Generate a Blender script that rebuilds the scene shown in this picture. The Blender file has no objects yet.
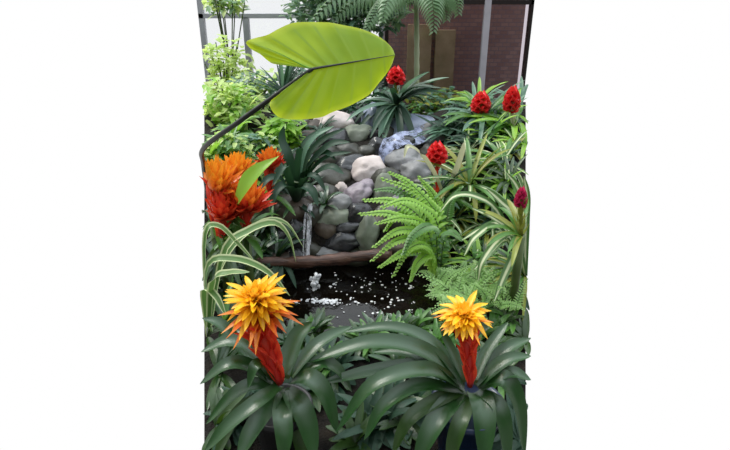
import bpy, math, random
from mathutils import Vector, Matrix, noise
random.seed(11)
R = random.Random(5)
C = bpy.context.scene.collection
V = Vector
# ------------------------------------------------------------------ camera
H, PITCH, FPX = 1.5, math.radians(24), 560.0
cp, sp = math.cos(PITCH), math.sin(PITCH)
EYE = V((0, 0, H))
def ray(px, py):
    return V(((px-365)/FPX, cp + sp*(225-py)/FPX, -sp + cp*(225-py)/FPX))
def P(px, py, Y):
    r = ray(px, py); return EYE + r*(Y/r.y)
def pix(p):
    q = p-EYE; d = q.y*cp - q.z*sp
    return 365+FPX*q.x/d, 225-FPX*(q.y*sp+q.z*cp)/d, d
cam = bpy.data.cameras.new('camera'); co = bpy.data.objects.new('camera', cam); C.objects.link(co)
cam.sensor_width = 36; cam.lens = FPX/730*36; co.location = EYE
co.rotation_euler = (math.pi/2-PITCH, 0, 0); cam.clip_end = 200
bpy.context.scene.camera = co
# ------------------------------------------------------------------ materials
MATS = {}
def new_mat(name):
    m = bpy.data.materials.new(name); m.use_nodes = True
    nt = m.node_tree; nt.nodes.clear()
    out = nt.nodes.new('ShaderNodeOutputMaterial')
    MATS[name] = m
    return m, nt, out
def N(nt, t, **k):
    n = nt.nodes.new(t)
    for a, b in k.items(): setattr(n, a, b)
    return n
def col(c): return (c[0], c[1], c[2], 1)
def ramp(nt, fac, stops):
    r = N(nt, 'ShaderNodeValToRGB'); e = r.color_ramp.elements
    while len(e) < len(stops): e.new(0.5)
    for el, (p, c) in zip(e, stops): el.position = p; el.color = col(c)
    nt.links.new(fac, r.inputs[0]); return r.outputs[0]
def mix(nt, f, a, b, mode='MIX'):
    m = N(nt, 'ShaderNodeMix', data_type='RGBA', blend_type=mode)
    for s, v in ((0, f), (6, a), (7, b)):
        if hasattr(v, 'links') or hasattr(v, 'is_output'): nt.links.new(v, m.inputs[s])
        else: m.inputs[s].default_value = v if s == 0 else col(v)
    return m.outputs[2]
def leaf_mat(name, base, tip=None, var=None, trans=.25, tcol=None, rough=.35, edge=None, stripe=None, scale=9, spec=.5):
    """u runs across the blade, v from base to tip."""
    m, nt, out = new_mat(name)
    uv = N(nt, 'ShaderNodeUVMap'); s = N(nt, 'ShaderNodeSeparateXYZ'); nt.links.new(uv.outputs[0], s.inputs[0])
    c = ramp(nt, s.outputs[1], [(0, base), (1, tip or base)])
    tc = N(nt, 'ShaderNodeTexCoord'); nz = N(nt, 'ShaderNodeTexNoise'); nz.inputs['Scale'].default_value = scale
    nt.links.new(tc.outputs['Object'], nz.inputs[0])
    if var:
        f = ramp(nt, nz.outputs[0], [(.4, (0, 0, 0)), (.65, (1, 1, 1))])
        c = mix(nt, f, c, var)
    if edge:
        f = ramp(nt, s.outputs[0], [(0, (1, 1, 1)), (.13, (1, 1, 1)), (.24, (0, 0, 0)), (.76, (0, 0, 0)), (.87, (1, 1, 1))])
        c = mix(nt, f, c, edge)
    if stripe:
        f = ramp(nt, s.outputs[0], [(.28, (0, 0, 0)), (.4, (1, 1, 1)), (.6, (1, 1, 1)), (.72, (0, 0, 0))])
        c = mix(nt, f, c, stripe)
    p = N(nt, 'ShaderNodeBsdfPrincipled'); p.inputs['Roughness'].default_value = rough
    p.inputs['Specular IOR Level'].default_value = spec
    nt.links.new(c, p.inputs['Base Color'])
    wv = N(nt, 'ShaderNodeTexWave'); wv.inputs['Scale'].default_value = 6; wv.bands_direction = 'X'
    nt.links.new(uv.outputs[0], wv.inputs[0])
    b = N(nt, 'ShaderNodeBump'); b.inputs['Strength'].default_value = .12; b.inputs['Distance'].default_value = .004
    nt.links.new(wv.outputs[1], b.inputs['Height']); nt.links.new(b.outputs[0], p.inputs['Normal'])
    t = N(nt, 'ShaderNodeBsdfTranslucent')
    if tcol: t.inputs[0].default_value = col(tcol)
    else:
        nt.links.new(mix(nt, .5, c, tip or base), t.inputs[0])
    mx = N(nt, 'ShaderNodeMixShader'); mx.inputs[0].default_value = trans
    nt.links.new(p.outputs[0], mx.inputs[1]); nt.links.new(t.outputs[0], mx.inputs[2])
    nt.links.new(mx.outputs[0], out.inputs[0])
    return m
def solid_mat(name, stops, scale=6, rough=.6, bump=.3, bscale=30, dist=.01, spec=.5, detail=6, stretch=None):
    m, nt, out = new_mat(name)
    tc = N(nt, 'ShaderNodeTexCoord'); src = tc.outputs['Object']
    if stretch:
        mp = N(nt, 'ShaderNodeMapping'); mp.inputs['Scale'].default_value = stretch
        nt.links.new(src, mp.inputs[0]); src = mp.outputs[0]
    nz = N(nt, 'ShaderNodeTexNoise'); nz.inputs['Scale'].default_value = scale; nz.inputs['Detail'].default_value = detail
    nt.links.new(src, nz.inputs[0])
    c = ramp(nt, nz.outputs[0], stops)
    p = N(nt, 'ShaderNodeBsdfPrincipled'); p.inputs['Roughness'].default_value = rough
    p.inputs['Specular IOR Level'].default_value = spec
    nt.links.new(c, p.inputs['Base Color'])
    n2 = N(nt, 'ShaderNodeTexNoise'); n2.inputs['Scale'].default_value = bscale; n2.inputs['Detail'].default_value = 8
    nt.links.new(src, n2.inputs[0])
    b = N(nt, 'ShaderNodeBump'); b.inputs['Strength'].default_value = bump; b.inputs['Distance'].default_value = dist
    nt.links.new(n2.outputs[0], b.inputs['Height']); nt.links.new(b.outputs[0], p.inputs['Normal'])
    nt.links.new(p.outputs[0], out.inputs[0])
    return m
def plain(name, c, rough=.5, metal=0):
    return solid_mat(name, [(.35, tuple(x*.85 for x in c)), (.7, c)], rough=rough, bump=.08)

M_glossleaf = leaf_mat('gloss_leaf', (.009, .033, .007), (.02, .068, .015), var=(.014, .05, .01), trans=.07, tcol=(.06, .17, .02), rough=.3, spec=.65)
M_glossleaf2 = leaf_mat('gloss_leaf_olive', (.018, .04, .008), (.03, .07, .014), var=(.02, .05, .009), trans=.1, tcol=(.12, .25, .02), rough=.32)
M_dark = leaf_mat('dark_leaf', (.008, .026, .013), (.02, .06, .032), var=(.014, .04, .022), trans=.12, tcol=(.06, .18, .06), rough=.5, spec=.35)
M_mid = leaf_mat('mid_leaf', (.05, .14, .025), (.1, .24, .04), var=(.06, .17, .03), trans=.3, tcol=(.2, .4, .05))
M_lime = leaf_mat('lime_leaf', (.15, .35, .025), (.34, .55, .07), var=(.24, .45, .05), trans=.4, tcol=(.36, .66, .07))
M_feather = leaf_mat('feathery_leaf', (.16, .34, .08), (.3, .46, .15), var=(.24, .4, .12), trans=.4, tcol=(.35, .6, .15))
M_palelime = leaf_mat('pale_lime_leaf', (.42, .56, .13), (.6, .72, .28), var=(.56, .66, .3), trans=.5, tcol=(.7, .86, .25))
M_vary = leaf_mat('variegated_leaf', (.06, .16, .03), (.12, .22, .05), trans=.3, edge=(.58, .64, .34), rough=.4)
M_vary2 = leaf_mat('striped_leaf', (.05, .14, .03), (.1, .2, .05), trans=.3, stripe=(.62, .66, .4), rough=.4)
M_olive = leaf_mat('olive_leaf', (.16, .2, .02), (.26, .3, .04), var=(.22, .2, .03), trans=.3)
M_blueleaf = leaf_mat('grey_green_leaf', (.06, .14, .09), (.14, .26, .17), var=(.09, .18, .12), trans=.3, tcol=(.2, .36, .2))
M_palm = leaf_mat('palm_leaf', (.1, .2, .09), (.2, .33, .16), var=(.16, .27, .14), trans=.35, tcol=(.3, .48, .2))
M_red = leaf_mat('red_bract', (.68, .02, .02), (.82, .05, .05), var=(.75, .02, .03), trans=.25, tcol=(.8, .05, .04))
M_redor = leaf_mat('red_orange_bract', (.42, .01, .015), (.75, .07, .02), var=(.6, .03, .02), trans=.25, tcol=(.85, .1, .03))
M_orange = leaf_mat('orange_bract', (.75, .1, .015), (.88, .4, .02), var=(.85, .24, .012), trans=.3, tcol=(.9, .4, .03))
M_yellow = leaf_mat('yellow_bract', (.88, .36, .01), (.93, .6, .02), var=(.92, .5, .012), trans=.3, tcol=(.95, .6, .05))
M_orange2 = leaf_mat('rust_orange_bract', (.5, .04, .015), (.85, .3, .02), var=(.72, .12, .012), trans=.3, tcol=(.85, .25, .03))
M_magenta = leaf_mat('magenta_bract', (.4, .01, .06), (.6, .03, .12), trans=.25)
M_cream = leaf_mat('cream_leaf', (.5, .5, .3), (.6, .6, .38), trans=.3)
M_soil = solid_mat('soil', [(.3, (.004, .0035, .003)), (.7, (.016, .012, .008))], scale=14, rough=.9, bump=.8, bscale=60, dist=.02, spec=.2)
M_path = solid_mat('path', [(.3, (.09, .085, .08)), (.7, (.15, .14, .13))], scale=8, rough=.85)
M_log = solid_mat('log_bark', [(.3, (.03, .012, .008)), (.55, (.08, .034, .02)), (.75, (.15, .075, .048))], scale=9, rough=.5, bump=.5, bscale=20, stretch=(1, 7, 7))
M_stem = solid_mat('stem', [(.3, (.05, .08, .02)), (.7, (.09, .13, .03))], rough=.5, bump=.1)
M_petiole = solid_mat('petiole', [(.3, (.005, .006, .004)), (.7, (.014, .014, .008))], rough=.5, bump=.1)
M_bamboo = solid_mat('pale_cane', [(.3, (.35, .42, .22)), (.7, (.55, .58, .42))], scale=3, rough=.4, bump=.1)
M_pot = plain('blue_pot', (.008, .022, .06), rough=.28)
M_potb = plain('black_pot', (.012, .012, .014), rough=.5)
M_frame = plain('grey_frame', (.62, .58, .62), rough=.5)
M_framew = plain('pale_frame', (.5, .5, .52), rough=.5)
M_framed = plain('dark_frame', (.03, .022, .02), rough=.4)
ROCK = {
 'pink': solid_mat('rock_pink', [(.3, (.34, .28, .26)), (.55, (.5, .43, .4)), (.75, (.62, .56, .54))], rough=.6, bump=.5),
 'grey': solid_mat('rock_grey', [(.3, (.08, .08, .08)), (.55, (.19, .19, .19)), (.75, (.36, .35, .36))], rough=.55, bump=.5),
 'green': solid_mat('rock_green', [(.3, (.06, .07, .05)), (.55, (.16, .18, .13)), (.75, (.32, .34, .28))], rough=.6, bump=.5),
 'purple': solid_mat('rock_purple', [(.3, (.09, .075, .09)), (.55, (.24, .2, .23)), (.75, (.44, .39, .42))], rough=.5, bump=.5),
 'olive': solid_mat('rock_olive_shaded', [(.3, (.018, .018, .012)), (.55, (.036, .035, .025)), (.75, (.085, .08, .06))], rough=.45, bump=.6),  # olive stone, darkened further to stand in for shade on the left rocks
 'wet': solid_mat('rock_wet_shaded', [(.3, (.012, .012, .013)), (.55, (.02, .02, .021)), (.75, (.06, .058, .063))], rough=.25, bump=.6),  # wet stone, coloured darker still in place of shade
 'brown': solid_mat('rock_brown_shaded', [(.3, (.025, .017, .01)), (.55, (.06, .042, .028)), (.75, (.13, .1, .075))], rough=.55, bump=.6),  # brown stone toned down too, with shade carried in the colour
 'blue': solid_mat('rock_blue', [(.3, (.09, .11, .15)), (.55, (.19, .22, .3)), (.75, (.36, .4, .5))], rough=.3, bump=.5)}
def water_mat(name, tint, bump, scale, rough=.03):
    m, nt, out = new_mat(name)
    p = N(nt, 'ShaderNodeBsdfPrincipled'); p.inputs['Base Color'].default_value = col(tint)
    p.inputs['Roughness'].default_value = rough; p.inputs['IOR'].default_value = 1.33; p.inputs['Transmission Weight'].default_value = .85
    tc = N(nt, 'ShaderNodeTexCoord'); nz = N(nt, 'ShaderNodeTexNoise'); nz.inputs['Scale'].default_value = scale; nz.inputs['Detail'].default_value = 3
    nt.links.new(tc.outputs['Object'], nz.inputs[0])
    b = N(nt, 'ShaderNodeBump'); b.inputs['Strength'].default_value = bump; b.inputs['Distance'].default_value = .02
    nt.links.new(nz.outputs[0], b.inputs['Height']); nt.links.new(b.outputs[0], p.inputs['Normal'])
    nt.links.new(p.outputs[0], out.inputs[0]); return m
M_water = water_mat('pond_water', (.02, .015, .01), .12, 16)
def fall_mat(name, c, lo, hi, stretch):
    m, nt, out = new_mat(name)
    tc = N(nt, 'ShaderNodeTexCoord'); mp = N(nt, 'ShaderNodeMapping'); mp.inputs['Scale'].default_value = stretch
    nt.links.new(tc.outputs['Object'], mp.inputs[0])
    nz = N(nt, 'ShaderNodeTexNoise'); nz.inputs['Scale'].default_value = 12; nz.inputs['Detail'].default_value = 4
    nt.links.new(mp.outputs[0], nz.inputs[0])
    f = ramp(nt, nz.outputs[0], [(.35, (lo,)*3), (.65, (hi,)*3)])
    a = N(nt, 'ShaderNodeBsdfPrincipled'); a.inputs['Base Color'].default_value = col(c); a.inputs['Roughness'].default_value = .15
    g = N(nt, 'ShaderNodeBsdfTransparent')
    mx = N(nt, 'ShaderNodeMixShader'); nt.links.new(f, mx.inputs[0]); nt.links.new(g.outputs[0], mx.inputs[1]); nt.links.new(a.outputs[0], mx.inputs[2])
    nt.links.new(mx.outputs[0], out.inputs[0]); return m
M_fall = fall_mat('falling_water', (.75, .75, .8), .12, .8, (6, 6, .6))
M_foam = fall_mat('foam', (.8, .8, .82), .3, .95, (3, 3, 3))
M_blue = fall_mat('blue_stream', (.36, .4, .58), .1, .95, (2, 3, 2))
M_bub = plain('bubble', (.75, .74, .74), rough=.2)
def glass_mat(name, c, refl):
    m, nt, out = new_mat(name)
    t = N(nt, 'ShaderNodeBsdfTransparent'); t.inputs[0].default_value = col(c)
    g = N(nt, 'ShaderNodeBsdfGlossy'); g.inputs['Roughness'].default_value = .04
    fr = N(nt, 'ShaderNodeFresnel'); fr.inputs[0].default_value = refl
    mx = N(nt, 'ShaderNodeMixShader'); nt.links.new(fr.outputs[0], mx.inputs[0])
    nt.links.new(t.outputs[0], mx.inputs[1]); nt.links.new(g.outputs[0], mx.inputs[2])
    nt.links.new(mx.outputs[0], out.inputs[0]); return m
M_glass = glass_mat('clear_glass', (.95, .96, .97), 1.35)
M_glassd = glass_mat('smoked_glass', (.8, .76, .8), 1.45)
def brick_mat():
    m, nt, out = new_mat('brick')
    tc = N(nt, 'ShaderNodeTexCoord'); mp = N(nt, 'ShaderNodeMapping'); mp.inputs['Rotation'].default_value = (math.pi/2, 0, 0)
    nt.links.new(tc.outputs['Object'], mp.inputs[0])
    b = N(nt, 'ShaderNodeTexBrick'); b.inputs['Scale'].default_value = 5.5
    b.inputs['Color1'].default_value = col((.38, .24, .2)); b.inputs['Color2'].default_value = col((.5, .33, .27)); b.inputs['Mortar'].default_value = col((.26, .23, .24))
    nt.links.new(mp.outputs[0], b.inputs[0])
    p = N(nt, 'ShaderNodeBsdfPrincipled'); p.inputs['Roughness'].default_value = .85
    nt.links.new(b.outputs[0], p.inputs['Base Color']); nt.links.new(p.outputs[0], out.inputs[0]); return m
M_brick = brick_mat()
M_tan = solid_mat('tan_plaster', [(.3, (.42, .36, .17)), (.7, (.72, .62, .34))], scale=5, rough=.8)
def alocasia_mat():
    m, nt, out = new_mat('elephant_ear_blade')
    uv = N(nt, 'ShaderNodeUVMap'); s = N(nt, 'ShaderNodeSeparateXYZ'); nt.links.new(uv.outputs[0], s.inputs[0])
    ml = N(nt, 'ShaderNodeMath', operation='MULTIPLY'); ml.inputs[1].default_value = 75; nt.links.new(s.outputs[0], ml.inputs[0])
    sn = N(nt, 'ShaderNodeMath', operation='SINE'); nt.links.new(ml.outputs[0], sn.inputs[0])
    vein = ramp(nt, sn.outputs[0], [(.8, (0, 0, 0)), (1, (1, 1, 1))])
    tc = N(nt, 'ShaderNodeTexCoord'); nz = N(nt, 'ShaderNodeTexNoise'); nz.inputs['Scale'].default_value = 7; nt.links.new(tc.outputs['Object'], nz.inputs[0])
    c = ramp(nt, nz.outputs[0], [(.35, (.16, .32, .01)), (.65, (.34, .5, .015))])
    c = mix(nt, vein, c, (.2, .36, .03))
    edge = ramp(nt, s.outputs[1], [(.86, (0, 0, 0)), (1, (1, 1, 1))])
    c = mix(nt, edge, c, (.5, .62, .04))
    p = N(nt, 'ShaderNodeBsdfPrincipled'); p.inputs['Roughness'].default_value = .45; nt.links.new(c, p.inputs['Base Color'])
    b = N(nt, 'ShaderNodeBump'); b.inputs['Strength'].default_value = .35; b.inputs['Distance'].default_value = .006
    nt.links.new(sn.outputs[0], b.inputs['Height']); nt.links.new(b.outputs[0], p.inputs['Normal'])
    t = N(nt, 'ShaderNodeBsdfTranslucent'); nt.links.new(mix(nt, .35, c, (.75, .85, .02)), t.inputs[0])
    mx = N(nt, 'ShaderNodeMixShader'); mx.inputs[0].default_value = .6
    nt.links.new(p.outputs[0], mx.inputs[1]); nt.links.new(t.outputs[0], mx.inputs[2]); nt.links.new(mx.outputs[0], out.inputs[0]); return m
M_aloc = alocasia_mat()
# ------------------------------------------------------------------ mesh helpers
ORIG = {}
def thing(name, label, cat, loc, group=None):
    o = bpy.data.objects.new(name, None); C.objects.link(o); o.location = loc; o.empty_display_size = .05
    o['label'] = label; o['category'] = cat
    if group: o['group'] = group
    ORIG[o.name] = V(loc); return o
def tag(o, label=None, cat=None, group=None, kind=None):
    for k, v in (('label', label), ('category', cat), ('group', group), ('kind', kind)):
        if v: o[k] = v
    return o
def catmull(pts, n):
    p = [V(q) for q in pts]
    if len(p) == 2: return [p[0].lerp(p[1], i/n) for i in range(n+1)]
    p = [p[0]*2-p[1]] + p + [p[-1]*2-p[-2]]; out = []; segs = len(p)-3
    for i in range(n+1):
        f = i/n*segs; k = min(int(f), segs-1); t = f-k; a, b, c, d = p[k:k+4]
        out.append(.5*((2*b)+(c-a)*t+(2*a-5*b+4*c-d)*t*t+(3*b-a-3*c+d)*t**3))
    return out
def strap(t): return min(1, .6+t*1.4)*max(0.02, 1-t**5)**.8
def lance(t): return max(.03, math.sin(math.pi*min(1, .12+.88*t)**.8))
def blade(t): return max(.03, (1-t)**.6)*min(1, .5+2.5*t)
class MB:
    def __init__(s): s.v = []; s.f = []; s.uv = []; s.mi = []
    def grid(s, rows, uvs, mi=0):
        b = len(s.v); n = len(rows[0])
        for r in rows: s.v += r
        for i in range(len(rows)-1):
            for j in range(n-1):
                ids = (i*n+j, i*n+j+1, (i+1)*n+j+1, (i+1)*n+j)
                s.f.append(tuple(b+k for k in ids)); s.uv.append([uvs[k] for k in ids]); s.mi.append(mi)
    def ribbon(s, pts, W, prof=strap, fold=.18, nx=4, face=.45, n=12, mi=0, roll=0, wav=0):
        pts = catmull(pts, n) if len(pts) < n else pts
        n = len(pts)-1; rows = []; uvs = []
        dh = pts[-1]-pts[0]; dh.z = 0
        if dh.length < 1e-5: dh = V((1, 0, 0))
        side0 = V((0, 0, 1)).cross(dh).normalized(); ps = None
        for i, p in enumerate(pts):
            t = (pts[min(i+1, n)]-pts[max(i-1, 0)]).normalized()
            nn = t.cross(side0)
            if nn.length < 1e-4: nn = V((0, 0, 1))
            nn.normalize()
            tocam = (EYE-p).normalized()
            nn = nn + tocam*face*(1 if nn.dot(tocam) > -.3 else -1)
            sd = nn.cross(t)
            if sd.length < 1e-4: sd = side0
            sd.normalize()
            if roll: sd = Matrix.Rotation(roll, 3, t) @ sd
            if ps is not None and sd.dot(ps) < 0: sd = -sd
            ps = sd; nrm = t.cross(sd).normalized()
            w = W*prof(i/n)*.5; row = []
            for j in range(nx+1):
                a = j/nx*2-1
                row.append(p + sd*(a*w) + nrm*(-fold*w*(1-a*a)*2 + wav*w*math.sin(i*1.7+a)))
                uvs.append((j/nx, i/n))
            rows.append(row)
        s.grid(rows, uvs, mi)
    def tube(s, pts, r, k=8, n=None, mi=0, cap=True):
        pts = catmull(pts, n) if n else [V(p) for p in pts]
        m = len(pts)-1; rr = r if callable(r) else (lambda t: r); rows = []; uvs = []
        up = V((0, 0, 1)); t0 = (pts[1]-pts[0]).normalized()
        if abs(t0.z) > .9: up = V((1, 0, 0))
        for i, p in enumerate(pts):
            t = (pts[min(i+1, m)]-pts[max(i-1, 0)]).normalized(); a = t.cross(up).normalized(); b = a.cross(t); rad = rr(i/m)
            rows.append([p+(a*math.cos(q*2*math.pi/k)+b*math.sin(q*2*math.pi/k))*rad for q in range(k+1)])
            uvs += [(q/k, i/m) for q in range(k+1)]
        if cap:
            rows = [[pts[0]]*(k+1)] + rows + [[pts[-1]]*(k+1)]; uvs = [(0, 0)]*(k+1)+uvs+[(1, 1)]*(k+1)
        s.grid(rows, uvs, mi)
    def lathe(s, c, prof, k=24, mi=0):
        rows = []; uvs = []
        for i, (r, z) in enumerate(prof):
            rows.append([V(c)+V((r*math.cos(q*2*math.pi/k), r*math.sin(q*2*math.pi/k), z)) for q in range(k+1)])
            uvs += [(q/k, i/len(prof)) for q in range(k+1)]
        s.grid(rows, uvs, mi)
    def box(s, lo, hi, mi=0):
        lo, hi = V(lo), V(hi); b = len(s.v)
        s.v += [V(((lo, hi)[i & 1].x, (lo, hi)[i >> 1 & 1].y, (lo, hi)[i >> 2].z)) for i in range(8)]
        for f in ((0, 2, 3, 1), (4, 5, 7, 6), (0, 1, 5, 4), (2, 6, 7, 3), (0, 4, 6, 2), (1, 3, 7, 5)):
            s.f.append(tuple(b+k for k in f)); s.uv.append([(0, 0), (1, 0), (1, 1), (0, 1)]); s.mi.append(mi)
    def build(s, name, mats, parent=None, smooth=True, origin=None, bevel=0):
        me = bpy.data.meshes.new(name); o0 = ORIG[parent.name] if parent else V(origin or (0, 0, 0))
        me.from_pydata([tuple(p-o0) for p in s.v], [], s.f)
        ul = me.uv_layers.new(name='UVMap'); k = 0
        for fuv in s.uv:
            for q in fuv: ul.data[k].uv = q; k += 1
        for m in (mats if isinstance(mats, (list, tuple)) else [mats]): me.materials.append(m)
        for p, mi in zip(me.polygons, s.mi): p.use_smooth = smooth; p.material_index = mi
        o = bpy.data.objects.new(name, me); C.objects.link(o)
        if parent: o.parent = parent
        else: o.location = o0
        ORIG[o.name] = o0
        if bevel:
            b = o.modifiers.new('bevel', 'BEVEL'); b.width = bevel; b.segments = 2
        return o
def infr(pts, lo=201, hi=529):
    for p in pts:
        x, y, d = pix(p)
        if d > .1 and not lo < x < hi: return False
    return True
def arc(c, az, e0, L, droop, n=11, sq=1.0):
    p = V(c); out = [p.copy()]
    for i in range(n):
        e = e0 - droop*((i+.5)/n)**sq
        p = p + V((math.cos(az)*math.cos(e), math.sin(az)*math.cos(e), math.sin(e)))*(L/n); out.append(p.copy())
    return out
# ------------------------------------------------------------------ terrain
ZP = [(-3, 0), (1.9, 0), (2.1, .03), (2.8, .04), (3.0, .26), (3.5, .37), (4.1, .48), (4.6, .4), (5.3, .15), (6.25, .1), (9, .1)]
PC = (-.04, 2.5)
def T(x, y):
    for (a, za), (b, zb) in zip(ZP, ZP[1:]):
        if y <= b: z = za+(zb-za)*(y-a)/(b-a); break
    else: z = .1
    f = max(0, min(1, (y-2.1)/.6))
    z += .16*f*max(0, min(1, (abs(x+.02)-.42)/.4))*(1 if y < 4.5 else max(0, 1-(y-4.5)))
    q = math.hypot((x-PC[0])/.56, (y-PC[1])/.36)
    k = max(0, min(1, (1.12-q)/.3)); z -= .2*k*k*(3-2*k)
    return z + .018*noise.noise(V((x*5, y*5, 0)))
def G(px, py, y0=1.2, lift=0):
    r = ray(px, py); y = y0
    while y < 6.2:
        p = EYE+r*(y/r.y)
        if p.z <= T(p.x, p.y)+lift: return p
        y += .01
    return EYE+r*(6.2/r.y)
mb = MB(); rows = []; uvs = []
for i in range(121):
    y = 1.25+i/120*5.0; row = []
    wl, wr = [(sg*.287*(y*cp+(H-T(sg*.285*(y*cp+.56), y))*sp)) for sg in (-1, 1)]
    for j in range(61):
        x = wl+(wr-wl)*j/60
        row.append(V((x, y, T(x, y)))); uvs.append((j/60, i/120))
    rows.append(row)
mb.grid(rows, uvs)
tag(mb.build('ground', M_soil), kind='structure')
mb = MB(); mb.box((-1.6, -1.8, -.12), (1.6, 1.25, 0)); tag(mb.build('floor', M_path, smooth=False), kind='structure')
# pond water
mb = MB(); rows = []; uvs = []
for i in range(13):
    r = i/12
    rows.append([V((PC[0]+.6*r*math.cos(a), PC[1]+.41*r*math.sin(a), -.02)) for a in [q*2*math.pi/40 for q in range(41)]]); uvs += [(0, 0)]*41
mb.grid([q[::-1] for q in rows], uvs); tag(mb.build('pond_water', M_water), kind='structure')
# ------------------------------------------------------------------ window wall behind
YW = 6.3
def bars(lst, name, m, par=None):
    b = MB()
    for lo, hi in lst: b.box(lo, hi)
    return b.build(name, m, par, smooth=False)
XR, XM, XL, ZT = 1.76, .2, -1.75, 1.30
w1 = bars([((XL, YW-.04, .1), (XM, YW+.04, .2)), ((XL, YW-.04, 1.09), (XM, YW+.04, 1.135)), ((-1.29, YW-.04, .1), (-1.23, YW+.04, 1.1)), ((-.5, YW-.04, .1), (-.44, YW+.04, 1.5)), ((XL, YW-.04, .1), (XL+.05, YW+.04, 1.5)), ((XM-.05, YW-.04, .1), (XM, YW+.04, 1.5)), ((XL, YW-.04, 1.46), (XM, YW+.04, 1.52))], 'window_1', M_framew); tag(w1, kind='structure')
mb = MB(); mb.box((XL+.02, YW-.005, .15), (XM-.02, YW+.005, 1.5)); mb.build('pane', M_glass, w1, smooth=False)
w2 = bars([((XM, YW-.045, .1), (XR, YW+.045, .18)), ((XM, YW-.045, 1.225), (XR, YW+.045, 1.27)), ((XM+.01, YW-.045, .1), (XM+.05, YW+.045, 1.5)), ((XR-.03, YW-.045, .1), (XR, YW+.045, 1.5))], 'window_2', M_framed); tag(w2, kind='structure')
mb = MB(); mb.box((XM+.02, YW-.005, .15), (XR-.02, YW+.005, 1.5)); mb.build('pane', M_glassd, w2, smooth=False)
mb = MB(); mb.box((1.245, YW-.06, .1), (1.315, YW-.005, 1.5)); tag(mb.build('mullion', M_frame, w2, smooth=False, bevel=.008), label='pale grey upright window bar')
mb = MB(); mb.box((XM, 6.95, 0), (XR+.1, 7.05, 1.75)); tag(mb.build('wall_back', M_brick, smooth=False), kind='structure')
mb = MB(); mb.box((XM-.06, YW-.05, 1.5), (XR+.06, YW+.05, 3.6)); tag(mb.build('wall_upper_added', M_brick, smooth=False), kind='structure')  # unseen wall, added to darken the pond reflection and cut back light
mb = MB(); mb.box((.5, 6.88, .1), (.78, 6.945, .98)); mb.box((.83, 6.88, .1), (1.06, 6.945, .92)); tag(mb.build('trim_1', M_tan, smooth=False), kind='structure')
# ------------------------------------------------------------------ rocks
def rock(px, py, w, h, rot, kind, label, group=None, sub=3, sink=.25, y=None, dk=.8):
    w *= 1.22; h *= 1.3; p = P(px, py, y) if y else G(px, py+h*.2)
    d = pix(p)[2]; a, b = w*d/FPX*.5, h*d/FPX*.5
    import bmesh
    bm = bmesh.new(); bmesh.ops.create_icosphere(bm, subdivisions=sub, radius=1)
    seed = V((R.random()*50, R.random()*50, R.random()*50))
    for v in bm.verts:
        n = v.co.normalized()
        v.co = n*(1+.3*noise.noise(n*1.1+seed)+.12*noise.noise(n*2.6+seed)+.04*noise.noise(n*6+seed))
        for ax in (V((.4, -.5, .75)).normalized(), V((-.6, -.4, .6)).normalized(), V((.1, -.9, .2)).normalized()):
            q = v.co.dot(ax)
            if q > .86: v.co -= ax*(q-.86)*.65
    me = bpy.data.meshes.new('rock')
    mt = Matrix.Rotation(math.radians(-rot), 4, 'Y') @ Matrix.Diagonal((a*1.05, max(a, b)*dk, b*1.1, 1))
    bmesh.ops.transform(bm, matrix=mt, verts=bm.verts); bm.to_mesh(me); bm.free()
    for q in me.polygons: q.use_smooth = True
    me.materials.append(ROCK[kind])
    o = bpy.data.objects.new('rock', me); C.objects.link(o); o.location = p + V((0, max(a, b)*.35, b*sink)); ORIG[o.name] = p
    return tag(o, label, 'rock', group)
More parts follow.
